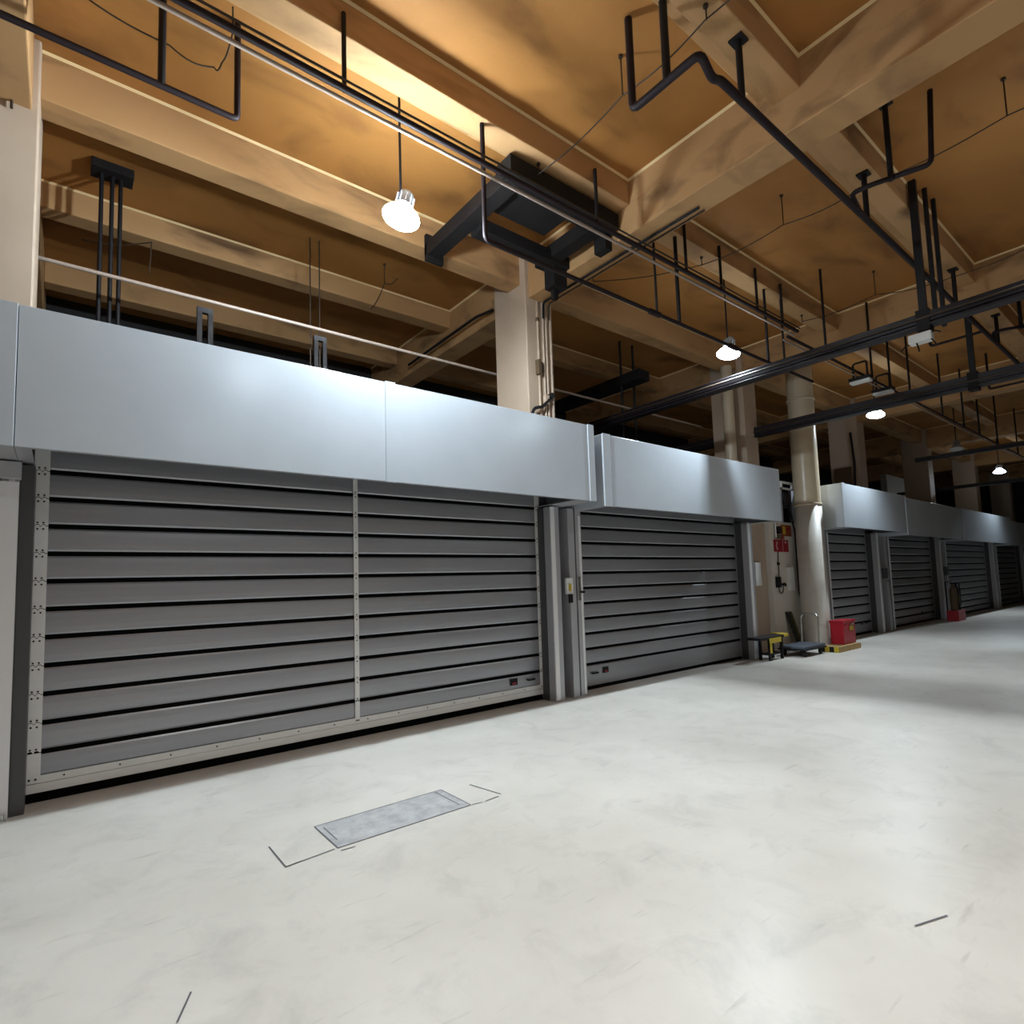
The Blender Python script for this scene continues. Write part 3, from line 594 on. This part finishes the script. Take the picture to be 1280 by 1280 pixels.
part('print_divider', MB().box(12.36, 12.37, 5.991, 5.996, 2.10, 2.34), 'pink', t)
part('arrow_symbol', MB().prism_y([(12.44, 2.28), (12.54, 2.28), (12.49, 2.34)], 5.991, 5.996), 'pink', t)
for z in (2.24, 2.19, 2.14): part('print_line', MB().box(12.40, 12.59, 5.991, 5.996, z - 0.009, z + 0.009), 'red', t)
t = thing('rust_sign', (12.5, 6.0, 2.45), 'rust orange sign above the red telephone sign', 'sign')
part('plate', MB().box(12.36, 12.80, 5.998, 6.012, 2.44, 2.68), 'orange', t)
part('print_block', MB().box(12.42, 12.52, 5.992, 5.999, 2.48, 2.65), 'yellow', t); part('print_block', MB().box(12.60, 12.72, 5.992, 5.999, 2.56, 2.64), 'darkred', t)
t = thing('valve_cluster', (12.15, 5.98, 2.4), 'dark valve and bell fittings left of the rust orange sign', 'valve')
part('bell', MB().tube([(12.18, 5.94, 2.56), (12.18, 6.0, 2.56)], 0.085, 16), 'black', t); part('body', MB().box(12.08, 12.30, 5.95, 6.015, 2.38, 2.46), 'brownbox', t, 0.006)
part('stem', MB().tube([(12.06, 5.98, 2.40), (12.06, 5.98, 2.72)], 0.015), 'alu', t); part('beacon', MB().tube([(12.36, 5.96, 2.40), (12.36, 6.015, 2.40)], 0.035, 12), 'red', t)
t = thing('wall_telephone', (12.1, 5.98, 1.25), 'black wall telephone hanging below the red sign with looped cord', 'telephone')
part('base', MB().box(11.98, 12.13, 5.96, 6.02, 1.32, 1.55), 'black', t, 0.006); part('receiver', MB().tube(fillet([(12.16, 5.96, 1.38), (12.22, 5.94, 1.40), (12.30, 5.96, 1.36)], 0.03), 0.028), 'black', t)
part('cord', MB().tube(fillet([(12.04, 5.98, 1.32), (12.06, 5.98, 1.22), (12.14, 5.98, 1.18), (12.22, 5.98, 1.24), (12.22, 5.97, 1.36)], 0.04), 0.011), 'wire', t)
part('riser_conduit', MB().tube([(12.12, 6.0, 1.55), (12.14, 6.0, 2.09)], 0.010), 'wire', t); part('pipe_clip', MB().box(12.1, 12.16, 5.985, 6.02, 1.80, 1.86), 'black', t)
solid('wall_cabinet', MB().box(12.50, 12.72, 5.95, 6.02, 1.24, 1.75), 'white', 'pale flat cabinet on the cream wall right of the telephone', 'cabinet', bevel=0.006)
t = thing('exit_fixture', (12.55, 5.9, 3.1), 'white wall bracket with a black box high beside the second hood', 'bracket')
part('bracket', MB().box(12.34, 12.88, 5.92, 5.97, 3.60, 3.65).box(12.34, 12.39, 5.92, 5.97, 3.47, 3.60).box(12.83, 12.88, 5.92, 5.97, 3.47, 3.60).box(12.34, 12.88, 5.92, 5.97, 3.47, 3.51), 'white', t, 0.004)
part('back_post', MB().box(12.38, 12.43, 5.97, 6.14, 2.75, 3.65), 'rail', t)
part('black_box', MB().box(12.44, 12.66, 5.91, 5.99, 3.06, 3.40), 'black', t, 0.008)
solid('wall_cable', MB().tube(fillet([(12.70, 5.97, 3.1), (12.95, 5.99, 2.6), (12.98, 5.99, 1.15), (13.10, 5.99, 1.0), (13.30, 6.05, 1.0), (13.32, 6.05, 1.2)], 0.08), 0.02, 8), 'black', 'thick black cable running down the wall behind the round duct', 'cable')
# leaning boards
for k, (x, m, lb) in enumerate(((12.30, 'greenboard', 'dark narrow board leaning on the cream wall, left one'), (12.43, 'olive', 'olive edged narrow board leaning on the cream wall, right one'))):
    solid('leaning_board', MB().add([(x + 0.12, 5.80, 0), (x + 0.21, 5.80, 0), (x + 0.21, 5.84, 0), (x + 0.12, 5.84, 0), (x, 5.97, 0.78), (x + 0.09, 5.97, 0.78), (x + 0.09, 6.01, 0.78), (x, 6.01, 0.78)],
          [(0, 3, 2, 1), (4, 5, 6, 7), (0, 1, 5, 4), (1, 2, 6, 5), (2, 3, 7, 6), (3, 0, 4, 7)]), m, lb, 'board', 'boards leaning on the wall')
# yellow and black bench
t = thing('work_bench', (10.5, 5.45, 0), 'low black bench with yellow painted rails at the foot of the second door', 'bench')
part('top', MB().box(9.98, 11.0, 5.36, 5.62, 0.40, 0.45), 'black', t, 0.006); part('front_rail', MB().box(10.30, 10.72, 5.345, 5.36, 0.33, 0.42), 'yellow', t)
part('end_cap', MB().box(10.86, 11.02, 5.35, 5.63, 0.41, 0.47), 'yellow', t, 0.006)
for x in (10.36, 10.82):
    for y in (5.40, 5.58): part('leg', MB().box(x - 0.025, x + 0.025, y - 0.02, y + 0.02, 0, 0.40), 'black', t)
part('shelf', MB().box(10.36, 10.82, 5.40, 5.58, 0.10, 0.13), 'black', t); part('yellow_leg', MB().box(10.33, 10.37, 5.35, 5.37, 0.15, 0.34), 'yellow', t)
# hand truck
t = thing('platform_truck', (11.6, 5.35, 0), 'flat platform trolley with a chrome push handle before the cream wall', 'trolley')
part('deck', MB().box(11.15, 12.05, 5.12, 5.62, 0.15, 0.20), 'deck', t, 0.012); part('deck_edge', MB().box(11.13, 12.07, 5.10, 5.64, 0.12, 0.15), 'black', t, 0.01)
for x in (11.25, 11.95):
    for y in (5.18, 5.56):
        wl = part('wheel', MB().tube([(x, y - 0.02, 0.06), (x, y + 0.02, 0.06)], 0.06, 14), 'black', t); part('fork', MB().box(x - 0.02, x + 0.02, y - 0.03, y + 0.03, 0.07, 0.125), 'steel', wl)
part('push_handle', MB().tube(fillet([(12.0, 5.56, 0.18), (12.04, 5.56, 0.78), (12.04, 5.22, 0.78), (12.0, 5.22, 0.18)], 0.1), 0.017, 8), 'chrome', t)
# pallet and red box
t = thing('wood_pallet', (12.8, 5.1, 0), 'low wooden pallet with a yellow striped end at the foot of the round duct', 'pallet')
for k in range(4): part('deck_board', MB().box(12.22, 13.28, 4.94 + k * 0.092, 5.015 + k * 0.092, 0.09, 0.11), 'wood', t)
for x in (12.24, 12.72, 13.2): part('bearer', MB().box(x, x + 0.07, 4.945, 5.29, 0.0, 0.09), 'wood', t)
part('side_board', MB().box(12.24, 13.28, 4.925, 4.94, 0.0, 0.11), 'wood', t)
for k in range(4): part('end_stripe', MB().box(12.205, 12.22, 4.94 + k * 0.088, 5.028 + k * 0.088, 0.0, 0.11), 'yellow' if k % 2 == 0 else 'black', t)
t = thing('extinguisher_box', (12.98, 5.15, 0.11), 'red lidded metal box on the pallet by the round duct', 'box')
part('body', MB().box(12.70, 13.30, 5.02, 5.28, 0.11, 0.55), 'red', t, 0.008); part('lid', MB().box(12.685, 13.315, 5.005, 5.295, 0.55, 0.60), 'red', t, 0.008)
lb_ = part('label', MB().box(12.98, 13.2, 5.012, 5.02, 0.36, 0.50), 'orange', t)
for k in range(3): part('label_print', MB().box(13.0 + k * 0.065, 13.05 + k * 0.065, 5.008, 5.013, 0.385, 0.475), 'yellow', lb_)
part('latch', MB().box(13.05, 13.2, 5.0, 5.02, 0.50, 0.53), 'chrome', t); part('handle', MB().tube(fillet([(12.74, 5.02, 0.48), (12.74, 4.995, 0.48), (12.86, 4.995, 0.48), (12.86, 5.02, 0.48)], 0.02), 0.01), 'red', t)
# red hydrant stand by the far doors
t = thing('hydrant_stand', (21.9, 5.35, 0), 'red based stand with two dark extinguishers between far doors', 'extinguisher stand')
part('base', MB().box(21.55, 22.3, 5.2, 5.5, 0, 0.32), 'red', t, 0.01)
for x, m in ((21.72, 'brownbox'), (22.02, 'greenboard')):
    b = part('cylinder', MB().lathe([(0, 0.32), (0.09, 0.32), (0.095, 0.35), (0.095, 0.95), (0.07, 1.03), (0.03, 1.06), (0.03, 1.14), (0, 1.14)], 16, (x, 5.33)), m, t)
    part('label_band', MB().lathe([(0.097, 0.55), (0.097, 0.8)], 16, (x, 5.33)), 'olive' if m == 'greenboard' else 'brownbox', b)
    part('hose', MB().tube(fillet([(x, 5.33, 1.12), (x + 0.10, 5.27, 1.18), (x + 0.15, 5.26, 0.9), (x + 0.14, 5.26, 0.5)], 0.08), 0.016), 'black', b)
part('back_frame', MB().tube(fillet([(21.6, 5.48, 0.3), (21.6, 5.48, 1.2), (22.25, 5.48, 1.2), (22.25, 5.48, 0.3)], 0.06), 0.015), 'black', t)
# fittings on the guide posts of far doors
for x, lb in ((17.1, 'dark lock box on the post right of the duct door'), (22.4, 'dark lock box on the post above the hydrant stand')):
    t = thing('lock_box', (x, 5.65, 1.35), lb, 'lock', 'lock boxes on far posts')
    part('casing', MB().box(x - 0.1, x + 0.12, 5.60, 5.67, 1.40, 1.68), 'raildark', t, 0.004); part('key_knob', MB().tube([(x + 0.05, 5.60, 1.34), (x + 0.05, 5.57, 1.34)], 0.03, 10), 'chrome', t)
# fittings on the third column
t = thing('column_panel', (17.0, 6.1, 4.2), 'brown board and dark cable on the column above the pale blue hood', 'board')
part('board', MB().box(17.26, 17.29, 6.3, 6.75, 3.75, 4.55), 'brownbox', t); part('cable', MB().tube(fillet([(17.26, 6.25, 3.6), (17.24, 6.2, 4.6), (17.24, 6.25, 5.5)], 0.1), 0.03, 6), 'black', t)
